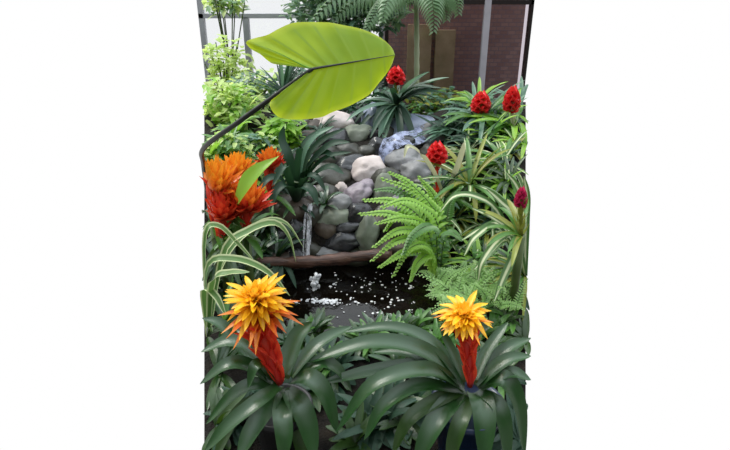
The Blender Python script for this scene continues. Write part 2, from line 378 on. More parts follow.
ROCKS = [
 (368, 172, 31, 22, 15, 'pink', 'rounded pale pinkish boulder at the centre of the rockery'),
 (357, 195, 30, 15, 38, 'purple', 'long mauve-grey stone slanting down just below the pale pinkish boulder'),
 (342, 190, 12, 11, 0, 'pink', 'small pinkish stone left of the slanting mauve-grey stone'),
 (386, 193, 22, 25, 10, 'green', 'upright greenish-grey stone behind the tips of the bright green fern'),
 (403, 162, 34, 18, 8, 'grey', 'broad grey stone right of the pale pinkish boulder, under the stream lip'),
 (420, 172, 30, 20, -10, 'grey', 'grey stone left of the stalk of the red bromeliad in the rockery'),
 (334, 124, 33, 20, 5, 'pink', 'pale domed stone at the crest under the big elephant ear leaf'),
 (326, 158, 28, 18, 10, 'olive', 'dark olive-brown stone left of centre in the rockery'),
 (349, 168, 30, 15, 12, 'wet', 'flat dark grey stone directly left of the pale pinkish boulder'),
 (326, 180, 38, 20, -8, 'olive', 'wide dark olive-grey stone below the olive-brown stone'),
 (355, 135, 26, 14, 20, 'green', 'grey-green slab leaning on the crest beside the pale domed stone'),
 (373, 122, 18, 28, 0, 'blue', 'upright blue-grey stone beneath the dark-leaved red bromeliad at the crest'),
 (290, 186, 30, 17, -15, 'grey', 'grey stone under the dark blades beside the orange bromeliad'),
 (338, 207, 24, 16, 25, 'grey', 'grey stone right of the top of the thin waterfall'),
 (333, 217, 30, 16, 12, 'green', 'greenish wet stone just right of the thin waterfall'),
 (358, 217, 24, 22, 0, 'wet', 'dark grey stone above the gap behind the log'),
 (344, 241, 32, 15, 4, 'wet', 'low glistening black stone behind the middle of the log'),
 (368, 236, 20, 30, 0, 'green', 'tall olive-grey stone behind the right part of the log'),
 (328, 250, 30, 9, 3, 'grey', 'thin flat stone along the back of the log near the waterfall foot'),
 (396, 247, 56, 16, 5, 'brown', 'long flat brown stone at the right end of the log under the fern'),
 (283, 212, 52, 26, -4, 'brown', 'broad dark brown ledge stone left of the thin waterfall'),
 (296, 236, 24, 26, 0, 'wet', 'black wet stone immediately left of the foot of the waterfall'),
 (378, 148, 20, 16, 0, 'wet', 'dark stone beside the lower end of the blue stream'),
 (408, 128, 40, 18, 12, 'blue', 'bluish-grey flat stone forming the bank above the blue stream'),
 (350, 152, 22, 12, -10, 'olive', 'small olive stone above the flat dark grey stone'),
 (436, 135, 30, 18, 0, 'grey', 'grey stone at the right end of the blue stream'),
 (308, 142, 22, 18, 20, 'brown', 'brown stone at the left shoulder of the rockery behind dark blades'),
 (400, 212, 26, 24, 0, 'grey', 'grey stone half covered by the middle fronds of the bright green fern'),
 (346, 226, 26, 12, 8, 'wet', 'black stone wedged between the greenish wet stone and the log'),
 (310, 196, 20, 13, 0, 'purple', 'mauve-grey stone forming the lip of the thin waterfall'),
]
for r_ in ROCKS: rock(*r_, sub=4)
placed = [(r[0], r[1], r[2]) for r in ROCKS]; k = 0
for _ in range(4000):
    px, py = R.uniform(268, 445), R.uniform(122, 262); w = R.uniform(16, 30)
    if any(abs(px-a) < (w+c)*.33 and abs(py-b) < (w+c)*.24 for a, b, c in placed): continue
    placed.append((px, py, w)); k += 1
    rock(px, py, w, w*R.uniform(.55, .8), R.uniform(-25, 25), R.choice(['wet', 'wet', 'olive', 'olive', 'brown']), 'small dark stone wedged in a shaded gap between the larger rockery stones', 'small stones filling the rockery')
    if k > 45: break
# stones round the pond rim
for i, (px, py, w, h, kd, lb) in enumerate([
 (300, 318, 34, 18, 'wet', 'dark stone on the near pond rim behind the left orange bromeliad'),
 (345, 326, 36, 16, 'olive', 'dark olive stone on the near pond rim between the two orange bromeliads'),
 (398, 322, 32, 18, 'brown', 'brown stone on the near pond rim left of the feathery fern'),
 (428, 300, 30, 20, 'olive', 'olive stone on the pond edge at the foot of the feathery fern'),
 (268, 290, 28, 22, 'wet', 'black stone on the left pond edge behind the left orange flower')]):
    rock(px, py, w, h, 0, kd, lb, sub=4)
# ------------------------------------------------------------------ log, falls, foam
a, b = P(255, 265, 2.66), P(392, 255, 2.7)
mb = MB(); pts = [a.lerp(b, i/30)+V((0, .012*math.sin(i*.35), 0.003*math.sin(i*.5+1))) for i in range(31)]
rr = lambda t: .031+.004*math.sin(t*23)+.003*math.sin(t*51)
mb.tube(pts, rr, k=18)
lg = mb.build('log', M_log, origin=a); tag(lg, 'brown weathered log lying across the back of the pond', 'log')
mb = MB()
def sheet(mb, top, bot, w, bulge, n=16, nx=8, seed=0):
    rows = []; uvs = []
    for i in range(n+1):
        t = i/n; p = top.lerp(bot, t); p = p+V((0, -bulge*math.sin(t*1.7), .02*math.sin(math.pi*t)))
        row = []
        for j in range(nx+1):
            q = j/nx*2-1; ww = w*(1+.25*math.sin(t*9+seed))
            row.append(p+V((q*ww*.5, -.012*(1-q*q)+.006*noise.noise(V((q*3, t*6, seed))), 0))); uvs.append((j/nx, t))
        rows.append(row)
    mb.grid(rows, uvs)
sheet(mb, P(310, 203, 2.95), P(308, 256, 2.79), .022, .05); sheet(mb, P(312, 205, 2.96), P(311, 240, 2.82), .009, .05, seed=2)
sheet(mb, P(306, 208, 2.95), P(304, 252, 2.8), .012, .04, seed=4)
tag(mb.build('waterfall', M_fall, origin=P(308, 256, 2.79)), 'thin white waterfall dropping between dark rocks to the log', 'waterfall')
# splash under the log
import bmesh
def blob(mb, c, r, sq=1, n=10, k=12):
    rows = []; uvs = []; sd = V((R.random()*9, R.random()*9, 0))
    for i in range(n+1):
        th = math.pi*i/n; row = []
        for j in range(k+1):
            ph = 2*math.pi*j/k; d = V((math.sin(th)*math.cos(ph), math.sin(th)*math.sin(ph), math.cos(th)*sq))
            row.append(V(c)+d*r*(1+.3*noise.noise(d*2+sd))); uvs.append((j/k, i/n))
        rows.append(row)
    mb.grid(rows, uvs)
mb = MB()
s0, s1 = P(316, 274, 2.6), P(314, 300, 2.56)
for i in range(60):
    t = R.random(); p = s0.lerp(s1, t)+V((R.gauss(0, .011), R.gauss(0, .015), 0)); blob(mb, p, R.uniform(.004, .011)*(1.2-.4*t), 1.3)
for i in range(90):
    q = R.gauss(0, 1); p = P(325+q*9, 302+R.gauss(0, 5), 2.5); p = EYE+ray(325+q*11, 302+R.gauss(0, 6))*((H+.02)/-ray(325, 302).z); p.z = -.015
    blob(mb, p, R.uniform(.003, .009), .5)
tag(mb.build('splash', M_foam, origin=s1), 'white foaming splash in front of the log below the waterfall', 'splash', kind='stuff')
mb = MB()
for i in range(110):
    px, py = R.uniform(330, 415), R.uniform(272, 318); r = ray(px, py); p = EYE+r*((H+.017)/-r.z)
    if math.hypot((p.x-PC[0])/.52, (p.y-PC[1])/.36) > 1: continue
    blob(mb, p, R.choice([.003, .004, .005, .008]), .4, 5, 7)
tag(mb.build('bubbles', M_bub), 'scattered white bubbles floating on the dark pond', 'bubbles', kind='stuff')
# upper stream
mb = MB(); ctl = [P(440, 130, 3.86), P(418, 136, 3.74), P(396, 141, 3.64), P(386, 149, 3.56), P(383, 168, 3.5)]
rows = []; uvs = []; cs = catmull(ctl, 24)
for i, p in enumerate(cs):
    t = (cs[min(i+1, 24)]-cs[max(i-1, 0)]).normalized(); sd = V((t.y, -t.x, 0))
    sd = (sd.normalized()+V((0, -.3, .5))).normalized()
    w = .075-.04*i/24
    rows.append([p+sd*(w*q)+V((0, 0, .008*math.sin(i*1.1+q*4))) for q in (-1, -.5, 0, .5, 1)]); uvs += [(0, 0)]*5
mb.grid(rows, uvs)
tag(mb.build('stream', M_blue, origin=ctl[2]), 'bluish sheet of water sliding over the top of the rockery', 'stream')
# ------------------------------------------------------------------ plant builders
def pot(par, c, r, h, m):
    mb = MB(); mb.lathe(c, [(0, 0), (r*.72, 0), (r*.74, .01), (r*.95, h-.03), (r*1.06, h-.03), (r*1.08, h), (r*.98, h), (r*.95, h-.02), (0, h-.02)])
    return mb.build('pot', m, par)
def head(par, c, ax, r, n, mat, name='flower_head', spread=(0.15, 1.9), w=.02, up=.35, lens=(.7, 1.1), prof=lance, off=.45):
    mb = MB(); ax = V(ax).normalized(); u = ax.orthogonal().normalized(); v = ax.cross(u)
    for i in range(n):
        t = (i+.5)/n; th = spread[0]+(spread[1]-spread[0])*t; ph = i*2.39996+R.uniform(-.2, .2)
        d = (ax*math.cos(th)+(u*math.cos(ph)+v*math.sin(ph))*math.sin(th)); L = r*R.uniform(*lens)
        p0 = V(c)-ax*r*off*t; p1 = p0+d*L*.5+ax*L*.12; p2 = p0+d*L+ax*L*up*.5*(1-t)-V((0, 0, L*.25*t))+V((0, 0, R.uniform(-.012, .012)))
        mb.ribbon([p0, p1, p2], w, prof, fold=.45, nx=2, n=7, face=.1)
    return mb.build(name, mat, par)
def stalkhead(par, base, top, r0, r1, n, mat, w=.03):
    mb = MB(); base, top = V(base), V(top); ax = (top-base); L = ax.length; ax.normalize(); u = ax.orthogonal().normalized(); v = ax.cross(u)
    mb.tube([base, base.lerp(top, .5), top], lambda t: (r0+(r1-r0)*t)*.6, k=10, n=10)
    for i in range(n):
        t = i/n; ph = i*2.39996; d = u*math.cos(ph)+v*math.sin(ph); q = base+ax*L*t*.86; r = r0+(r1-r0)*t
        mb.ribbon([q+d*r*.5, q+d*r*1.0+ax*L*.16, q+d*r*(1.35+.5*t)+ax*L*.32], w*(.6+.5*t), lance, fold=-.4, nx=4, n=7, face=0)
    return mb.build('flower_stalk', mat, par)
def leaves_px(par, lst, mat, W_px=None, fold=.2, face=.5, name='leaf', nx=6, prof=strap):
    for L in lst:
        pts, w = L[0], L[1]; m = L[2] if len(L) > 2 else mat
        q = [P(*p) for p in pts]; d = pix(q[len(q)//2])[2]
        mb = MB(); mb.ribbon(q, w*d/FPX, prof, fold=fold, nx=nx, face=face, n=18); mb.build(name, m, par)
def rosette(par, c, n, L, W, mat, e=(.3, 1.2), droop=(.8, 1.6), az=(0, 2*math.pi), lo=201, hi=529, fold=.22, face=.2, name='leaf', prof=strap, one=False, ymin=None):
    allb = MB(); k = 0; tries = 0
    while k < n and tries < n*6:
        tries += 1
        a = az[0]+(az[1]-az[0])*((tries*.61803) % 1); t = (tries*.3719) % 1
        ln = L*R.uniform(.75, 1.1)
        pts = arc(c, a+R.uniform(-.15, .15), e[0]+(e[1]-e[0])*t, ln, R.uniform(*droop))
        if not infr(pts, lo, hi): continue
        if any(p.z < T(p.x, p.y)+.012 for p in pts[2:]): pts = [V((p.x, p.y, max(p.z, T(p.x, p.y)+.012+.01*i/11))) if i > 1 else p for i, p in enumerate(pts)]
        m = mat[k % len(mat)] if isinstance(mat, (list, tuple)) else mat; k += 1
        if one: allb.ribbon(pts, W*R.uniform(.8, 1.1), prof, fold=fold, nx=2, face=face)
        else:
            mb = MB(); mb.ribbon(pts, W*R.uniform(.8, 1.1), prof, fold=fold, nx=4, face=face); mb.build(name, m, par)
    if one and allb.v: allb.build(name, mat[0] if isinstance(mat, (list, tuple)) else mat, par)
# ------------------------------------------------------------------ elephant ear leaf
b0 = P(212, 225, 2.8); b0 = V((b0.x, b0.y, T(b0.x, b0.y)))
al = thing('elephant_ear_plant', 'huge lime green backlit elephant ear leaf on a long dark stalk', 'plant', b0)
J = (312, 69)
def AY(px, py): return 1.86 + .0016*(70-py) + .0009*(px-312)
mb = MB()
path = [b0, P(207, 190, 2.72), P(203.5, 164, 2.5), P(204, 148, 2.14), P(240, 121, 1.93), P(280, 92, 1.88), P(*J, AY(*J)-.005)]
mb.tube(path, lambda t: .0135-.007*t, k=12, n=50)
mb.build('petiole', M_petiole, al)
upo = [(395, 55), (392, 48), (384, 40), (372, 33), (358, 28), (343, 25), (330, 22.5), (317, 22), (304, 22), (292, 23), (279, 28.5), (267, 35), (255, 38), (246, 42), (251, 49), (260, 54), (267, 60), (274, 64), (286, 64.5), (297, 65), (306, 67), (312, 69)]
loo = [(395, 55), (392, 64), (387, 73), (379, 83), (370, 94), (359, 101), (347, 107), (333, 112), (322, 117), (309, 119), (297, 119.5), (286, 119), (277, 116), (271, 109), (270, 102), (277, 96), (284, 90), (291, 85), (298, 80), (304, 75), (309, 71.5), (312, 69)]
mid = catmull([(395, 55, 0), (375, 58.3, 0), (347, 63, 0), (326, 66.5, 0), (312, 69, 0)], 40)
def blade_half(o, sgn):
    n = len(o)-1; sm = catmull([(x, y, 0) for x, y in o], 66); rows = []; uvs = []
    for i, e in enumerate(sm):
        t = i/66; m = mid[min(40, int(min(1, t/.62)*40))]; row = []
        for k in range(9):
            s = k/8; x, y = m.x+(e.x-m.x)*s, m.y+(e.y-m.y)*s
            dist = math.hypot(x-m.x, y-m.y)
            Y = AY(x, y) + .00045*dist*(1 if sgn > 0 else .6) + .005*math.sin(i*.9)*s*s + .012*s*s*s
            row.append(P(x, y, Y)); uvs.append((t, s))
        rows.append(row)
    mb.grid(rows, uvs)
mb = MB(); blade_half(upo, 1); blade_half(loo, -1)
bl = mb.build('leaf_blade', M_aloc, al)
mb = MB(); mb.tube([P(p.x, p.y, AY(p.x, p.y)-.004) for p in reversed(mid)], lambda t: .0048-.0042*t, k=8)
tag(mb.build('midrib', M_petiole, bl), label='dark midrib')
mb = MB(); mb.tube([P(312, 69, AY(312, 69)-.004), P(300, 64, AY(300, 64)-.002), P(283, 55, AY(283, 55)), P(262, 46, AY(262, 46)+.01)], lambda t: .003-.0026*t, k=6, n=16); mb.build('vein', M_lime, bl)
# ------------------------------------------------------------------ front bromeliads
def crown(px, py, z):
    r = ray(px, py); return EYE+r*((H-z)/-r.z)
c = crown(279, 386, .27); Y0 = c.y; base = V((c.x, c.y, T(c.x, c.y)))
L = thing('bromeliad', 'bromeliad with a large drooping yellow-orange flower head leaning left, front left corner', 'plant', base)
pot(L, base, .1, .2, M_potb)
leaves_px(L, [
 ([(281, 384, Y0), (258, 400, Y0-.1), (228, 424, Y0-.15), (204, 452, Y0-.18)], 17),
 ([(280, 388, Y0), (266, 408, Y0-.1), (250, 432, Y0-.16), (238, 458, Y0-.2)], 20),
 ([(282, 390, Y0), (282, 412, Y0-.12), (284, 434, Y0-.17), (283, 462, Y0-.2)], 20),
 ([(286, 388, Y0), (298, 402, Y0-.08), (308, 424, Y0-.12), (315, 460, Y0-.16)], 23),
 ([(290, 380, Y0), (308, 376, Y0-.03), (326, 394, Y0-.06), (338, 434, Y0-.09)], 21),
 ([(276, 380, Y0), (266, 364, Y0-.02), (254, 366, Y0-.05), (248, 388, Y0-.07)], 14),
 ([(284, 378, Y0), (290, 352, Y0+.06), (298, 334, Y0+.1), (312, 322, Y0+.13)], 19),
 ([(274, 378, Y0), (250, 346, Y0+.03), (226, 340, Y0+.04), (201, 352, Y0+.03)], 17),
 ([(274, 382, Y0), (248, 364, Y0), (225, 364, Y0-.02), (200, 384, Y0-.04)], 17),
 ([(290, 376, Y0), (312, 348, Y0+.06), (330, 335, Y0+.1), (352, 326, Y0+.14)], 14),
 ([(276, 384, Y0), (250, 384, Y0-.03), (228, 398, Y0-.05), (206, 424, Y0-.06)], 16),
 ([(272, 378, Y0), (246, 352, Y0+.08), (222, 324, Y0+.12), (202, 318, Y0+.14)], 13),
 ([(292, 380, Y0), (318, 362, Y0+.02), (338, 368, Y0+.02), (352, 392, Y0)], 15),
 ([(284, 388, Y0), (290, 412, Y0-.06), (300, 440, Y0-.09), (302, 466, Y0-.1)], 16, M_glossleaf2),
 ([(276, 388, Y0), (240, 410, Y0-.05), (222, 440, Y0-.09), (214, 465, Y0-.1)], 16, M_glossleaf2),
 ([(280, 376, Y0), (268, 350, Y0+.08), (244, 334, Y0+.13), (225, 330, Y0+.16)], 14),
], M_glossleaf)
hb, ht = P(280, 383, Y0), P(254, 318, Y0-.03)
stalkhead(L, hb, ht, .02, .05, 22, M_redor, .045)
hc = P(256, 298, Y0-.035); ax = (ht-hb).normalized()
head(L, hc-ax*.012, ax, .108, 64, M_yellow, 'flower_head', (.95, 1.7), .021, .1, (.65, 1.1), strap, .25)
head(L, hc+ax*.005, ax, .05, 40, M_yellow, 'inner_bracts', (.4, 1.4), .018, .2, (.7, 1.15), strap, .2)
tag(head(L, hc-ax*.06, ax, .12, 26, M_orange2, 'lower_bracts', (1.25, 1.8), .026, .0, off=.15), label='deeper orange lower bracts')
c = crown(469, 390, .27); Y0 = c.y; base = V((c.x, c.y, T(c.x, c.y)))
Rr = thing('bromeliad', 'bromeliad with a golden yellow flower on a straight red stalk, in dark blue pot', 'plant', base)
tag(pot(Rr, base, .115, .215, M_pot), label='dark blue pot')
leaves_px(Rr, [
 ([(466, 388, Y0), (428, 368, Y0-.02), (372, 384, Y0-.06), (336, 432, Y0-.09)], 19),
 ([(462, 390, Y0), (420, 384, Y0-.05), (384, 404, Y0-.1), (364, 440, Y0-.13)], 17),
 ([(464, 384, Y0), (426, 350, Y0+.05), (370, 341, Y0+.07), (300, 364, Y0+.05)], 20),
 ([(464, 386, Y0), (422, 366, Y0+.02), (372, 370, Y0+.03), (316, 384, Y0+.02)], 17),
 ([(464, 382, Y0), (430, 340, Y0+.1), (390, 326, Y0+.16), (342, 332, Y0+.18)], 14),
 ([(474, 390, Y0), (482, 400, Y0-.06), (485, 424, Y0-.12), (484, 466, Y0-.17)], 25),
 ([(462, 392, Y0), (446, 406, Y0-.07), (430, 430, Y0-.13), (414, 466, Y0-.17)], 23),
 ([(480, 386, Y0), (504, 378, Y0-.03), (520, 404, Y0-.06), (525, 456, Y0-.09)], 22),
 ([(474, 384, Y0), (492, 362, Y0+.05), (510, 346, Y0+.08), (531, 338, Y0+.1)], 15),
 ([(476, 386, Y0), (496, 366, Y0+.02), (512, 357, Y0+.03), (531, 356, Y0+.03)], 15),
 ([(478, 386, Y0), (500, 374, Y0), (516, 372, Y0-.01), (531, 380, Y0-.02)], 15),
 ([(466, 382, Y0), (456, 358, Y0+.05), (448, 342, Y0+.08), (440, 326, Y0+.1)], 10),
 ([(466, 390, Y0), (440, 398, Y0-.04), (408, 420, Y0-.1), (392, 455, Y0-.12)], 17, M_glossleaf2),
 ([(472, 392, Y0), (462, 416, Y0-.1), (454, 440, Y0-.14), (448, 468, Y0-.16)], 17, M_glossleaf2),
 ([(478, 390, Y0), (498, 404, Y0-.07), (506, 430, Y0-.11), (508, 466, Y0-.13)], 18),
 ([(474, 382, Y0), (486, 352, Y0+.07), (498, 334, Y0+.11), (508, 322, Y0+.14)], 11),
 ([(462, 386, Y0), (430, 360, Y0+.04), (400, 350, Y0+.09), (372, 352, Y0+.11)], 15),
], M_glossleaf)
hb, ht = P(470, 386, Y0), P(466, 322, Y0-.01)
stalkhead(Rr, hb, ht, .015, .036, 18, M_redor, .036)
ax = (ht-hb).normalized(); hc = P(464, 316, Y0-.015)
head(Rr, hc-ax*.0, ax, .1, 60, M_yellow, 'flower_head', (1.2, 1.7), .02, .05, (.6, 1.05), strap, .08)
head(Rr, hc+ax*.008, ax, .036, 40, M_yellow, 'inner_bracts', (.7, 1.5), .016, .2, (.8, 1.15), strap, .1)
tag(head(Rr, hc-ax*.02, ax, .095, 10, M_orange, 'lower_bracts', (1.25, 1.5), .02, .1, off=.1), label='orange lower bracts')
# ------------------------------------------------------------------ middle ground plants
def base_at(px, py, Y):
    p = P(px, py, Y); return V((p.x, p.y, T(p.x, p.y)))
# striped plant, left
b = base_at(206, 320, 1.95); c = b+V((0, 0, .12))
cx, cy, _ = pix(c)
t = thing('spider_plant', 'cream-edged strap-leaved plant arching over the left bank above the front left bromeliad', 'plant', b)
q = (cx, cy, c.y)
leaves_px(t, [
 ([q, (223, 253, 1.98), (248, 230, 2.05), (274, 222, 2.1), (289, 236, 2.13), (296, 262, 2.14)], 9),
 ([q, (204, 240, 1.95), (218, 225, 1.98), (238, 243, 2.0), (255, 262, 2.0)], 7),
 ([q, (206, 268, 1.93), (233, 258, 1.92), (266, 270, 1.92), (290, 296, 1.92)], 9),
 ([q, (222, 262, 2.05), (258, 224, 2.14), (285, 222, 2.2), (304, 248, 2.22)], 7),
 ([q, (212, 282, 1.85), (228, 272, 1.83), (250, 272, 1.8)], 9),
 ([q, (204, 290, 1.9), (216, 296, 1.84), (226, 316, 1.8)], 8),
], M_vary, fold=.15, face=.8, nx=8)
rosette(t, c, 8, .26, .02, M_glossleaf2, e=(.2, 1.2), droop=(.8, 1.6), az=(-1.4, 1.6))
# fern-side variegated plant right
b = base_at(527, 262, 2.35); c = b+V((0, 0, .1)); cx, cy, _ = pix(c); q = (cx, cy, c.y)
t = thing('spider_plant', 'cream-striped strap-leaved plant at the right edge beside the bright green fern', 'plant', b)
leaves_px(t, [
 ([q, (512, 234, 2.33), (494, 218, 2.3), (472, 208, 2.28)], 9),
 ([q, (516, 220, 2.4), (500, 200, 2.42), (486, 188, 2.42)], 10),
 ([q, (508, 240, 2.3), (490, 252, 2.22), (474, 270, 2.18)], 9),
 ([q, (500, 228, 2.28), (476, 236, 2.2), (464, 256, 2.16)], 8),
 ([q, (518, 252, 2.25), (506, 272, 2.14), (494, 302, 2.06)], 9),
 ([q, (524, 214, 2.42), (518, 188, 2.45), (506, 172, 2.46)], 8),
 ([q, (504, 226, 2.36), (482, 228, 2.32), (462, 240, 2.3)], 8),
 ([q, (514, 236, 2.28), (498, 240, 2.2), (482, 262, 2.12), (478, 282, 2.1)], 8),
 ([q, (526, 222, 2.4), (527, 196, 2.43), (524, 176, 2.44)], 8),
 ([q, (500, 214, 2.42), (476, 196, 2.44), (454, 196, 2.44), (440, 212, 2.43)], 8),
], M_vary2, fold=.12, face=.8, nx=8)
rosette(t, c, 16, .28, .02, [M_olive, M_mid], e=(.2, 1.3), droop=(.6, 1.6), az=(1.2, 4.9))
# Boston fern
def frond(par, pts, W, mat, npin=20, stemr=.003, pw=.014, sag=.25, name='frond'):
    mb = MB(); cv = catmull(pts, npin*2); mb.tube(cv, lambda t: stemr*(1-.7*t), k=5, mi=1, cap=False); n = len(cv)-1
    for i in range(2, n):
        t = i/n; w = W*min(1, .3+3*t)*max(.08, 1-t)**.7; tg = (cv[min(i+1, n)]-cv[i-1]).normalized()
        up = V((0, 0, 1)); nn = (up+(EYE-cv[i]).normalized()*.7).normalized(); sd = tg.cross(nn).normalized()
        s = 1 if i % 2 else -1
        d = (sd*s+tg*.45).normalized(); p = cv[i]
        mb.ribbon([p, p+d*w*.55, p+d*w-V((0, 0, sag*w))], pw, lance, fold=.1, nx=2, n=4, face=.7)
    return mb.build(name, [mat, M_stem], par)
b = base_at(440, 268, 2.62); c = b+V((0, 0, .1)); cx, cy, _ = pix(c); q = (cx, cy, c.y)
t = thing('fern', 'bright lime green fern with arching fronds over the right end of the log', 'fern', b)
for pts, w, m in [
 ([q, (438, 225, 2.66), (415, 192, 2.7), (380, 178, 2.72)], .05, M_lime), ([q, (425, 226, 2.62), (396, 202, 2.6), (362, 200, 2.58)], .05, M_lime),
 ([q, (420, 234, 2.58), (392, 214, 2.52), (358, 214, 2.5)], .045, M_lime), ([q, (425, 240, 2.54), (400, 230, 2.45), (372, 248, 2.4)], .04, M_lime),
 ([q, (428, 250, 2.5), (404, 252, 2.4), (378, 268, 2.36)], .04, M_lime), ([q, (440, 222, 2.7), (434, 196, 2.76), (418, 176, 2.8)], .045, M_lime),
 ([q, (446, 228, 2.66), (450, 204, 2.7), (462, 186, 2.72)], .04, M_mid), ([q, (432, 256, 2.5), (418, 262, 2.4), (410, 282, 2.34)], .035, M_lime),
 ([q, (424, 236, 2.6), (410, 216, 2.6), (396, 216, 2.56), (384, 232, 2.52)], .04, M_lime), ([q, (436, 236, 2.56), (428, 226, 2.46), (412, 236, 2.4), (402, 256, 2.36)], .04, M_mid),
 ([q, (432, 222, 2.66), (416, 204, 2.68), (394, 190, 2.68), (374, 190, 2.66)], .045, M_mid), ([q, (444, 240, 2.55), (452, 232, 2.46), (462, 240, 2.4)], .035, M_mid),
 ([q, (438, 228, 2.6), (424, 208, 2.56), (404, 200, 2.5), (380, 208, 2.46)], .042, M_lime),
 ([q, (424, 244, 2.5), (398, 240, 2.42), (370, 262, 2.38)], .035, M_lime), ([q, (430, 250, 2.48), (410, 248, 2.4), (392, 278, 2.36)], .034, M_lime),
 ([q, (440, 226, 2.64), (430, 204, 2.66), (408, 182, 2.66), (388, 172, 2.64)], .045, M_lime), ([q, (428, 232, 2.56), (404, 218, 2.5), (374, 224, 2.44)], .04, M_lime)]:
    frond(t, [P(*p) for p in pts], w*1.5, m, npin=26, pw=.023)
# feathery asparagus fern
b = base_at(478, 312, 2.2); c = b+V((0, 0, .1))
t = thing('feathery_fern', 'soft feathery pale green fern mounded behind the golden yellow bromeliad', 'fern', b)
k = 0
for i in range(1600):
    az = R.uniform(0, 6.283); pts = arc(c+V((R.uniform(-.2, .2), R.uniform(-.1, .24), 0)), az, R.uniform(.5, 1.5), R.uniform(.1, .26), R.uniform(.8, 2), n=6)
    if not infr(pts, 412, 528) or min(pix(p)[1] for p in pts) < 260: continue
    frond(t, pts, .035, M_feather, npin=14, stemr=.0015, pw=.008, sag=.1); k += 1
    if k >= 100: break
# bromeliads: helper for red spike kinds
def red_brom(px, py, Y, label, lpx, hw, hh, leafm, nleaf, LL, WW, stalkm=M_olive, hm=M_red, lo=201, hi=529, e=(.3, 1.3), az=(0, 6.283)):
    b = base_at(px, lpx, Y); tp = P(px, py, Y); d = pix(tp)[2]; s = d/FPX
    cz = max(b.z+.05, P(px, lpx, Y).z); c = V((b.x, b.y, cz))
    t = thing('bromeliad', label, 'plant', b)
    mb = MB(); mb.tube([b, c], .02, k=8); mb.build('stem', M_stem, t)
    mb = MB(); mb.tube([c, c.lerp(tp, .5), tp], .008, k=8, n=6)
    for i in range(12):
        ph = i*2.4; u = V((math.cos(ph), math.sin(ph), 0)); p = c.lerp(tp, i/13)
        mb.ribbon([p, p+u*.018+V((0, 0, .03)), p+u*.028+V((0, 0, .06))], .02, lance, nx=2, n=4, face=0)
    mb.build('flower_stalk', stalkm, t)
    mb = MB(); bot = tp-V((0, 0, hh*s*.5)); n = 30
    for i in range(n):
        f = i/n; ph = i*2.39996; u = V((math.cos(ph), math.sin(ph), 0)); p = bot+V((0, 0, hh*s*.8*f)); r = hw*s*.62*math.sin(math.pi*(.3+.62*f))
        mb.ribbon([p, p+u*r*.95+V((0, 0, hh*s*.1)), p+u*r*.75+V((0, 0, hh*s*.32))], hw*s*.5, lance, fold=-.35, nx=3, n=5, face=0)
    mb.build('flower_head', hm, t)
    rosette(t, c, nleaf, LL, WW, leafm, e=e, lo=lo, hi=hi, az=az)
    return t
sc = red_brom(437, 153, 3.0, 'bromeliad with a round scarlet flower spike in front of the rockery stones', 200, 18, 22, [M_dark, M_blueleaf, M_mid], 16, .3, .036, e=(.5, 1.35), stalkm=M_redor)
leaves_px(sc, [([(444, 196, 3.0), (434, 172, 2.92), (420, 152, 2.86), (408, 146, 2.82), (404, 158, 2.8)], 6), ([(446, 196, 3.0), (456, 170, 2.95), (462, 152, 2.93), (464, 142, 2.92)], 7)], M_cream, face=.8)
red_brom(481, 103, 3.7, 'bromeliad with a red spike directly below the pale grey window bar', 140, 17, 22, [M_mid, M_blueleaf], 18, .36, .04)
red_brom(512, 100, 3.6, 'bromeliad with a tall red spike and pale stalk at the far right', 138, 15, 26, [M_mid, M_lime], 16, .34, .04, stalkm=M_cream)
red_brom(521, 198, 2.2, 'bromeliad with a small crimson flower at the right edge', 236, 11, 22, [M_mid, M_olive], 10, .24, .03, hm=M_magenta)
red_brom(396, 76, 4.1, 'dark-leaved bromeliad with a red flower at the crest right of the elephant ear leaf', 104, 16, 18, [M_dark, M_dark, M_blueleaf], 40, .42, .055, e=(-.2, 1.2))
# pale arching leaf of the scarlet one's neighbour, and filler bromeliads on the right bank
for px, lpy, Y, n, LL, WW, ms, lab in [
 (470, 185, 2.95, 20, .34, .03, [M_olive, M_mid, M_vary2], 'yellowish-green flowerless bromeliad between the scarlet spike and the right edge'),
 (505, 168, 3.15, 20, .32, .035, [M_mid, M_vary], 'fresh green bromeliad without flower below the tall red spike'),
 (456, 132, 3.75, 14, .26, .035, [M_blueleaf, M_dark], 'grey-green leafy clump at the right end of the stream'),
 (440, 205, 2.85, 12, .26, .022, [M_vary2, M_mid], 'slender cream-striped clump behind the bright green fern')]:
    b = base_at(px, lpy, Y); t = thing('leafy_plant', lab, 'plant', b); cz = max(b.z+.03, min(b.z+.2, P(px, lpy, Y).z)); c = V((b.x, b.y, cz))
    mb = MB(); mb.tube([b, c], .018, k=8); mb.build('stem', M_stem, t)
    rosette(t, c, n, LL, WW, ms, e=(.2, 1.35), droop=(.6, 1.7))
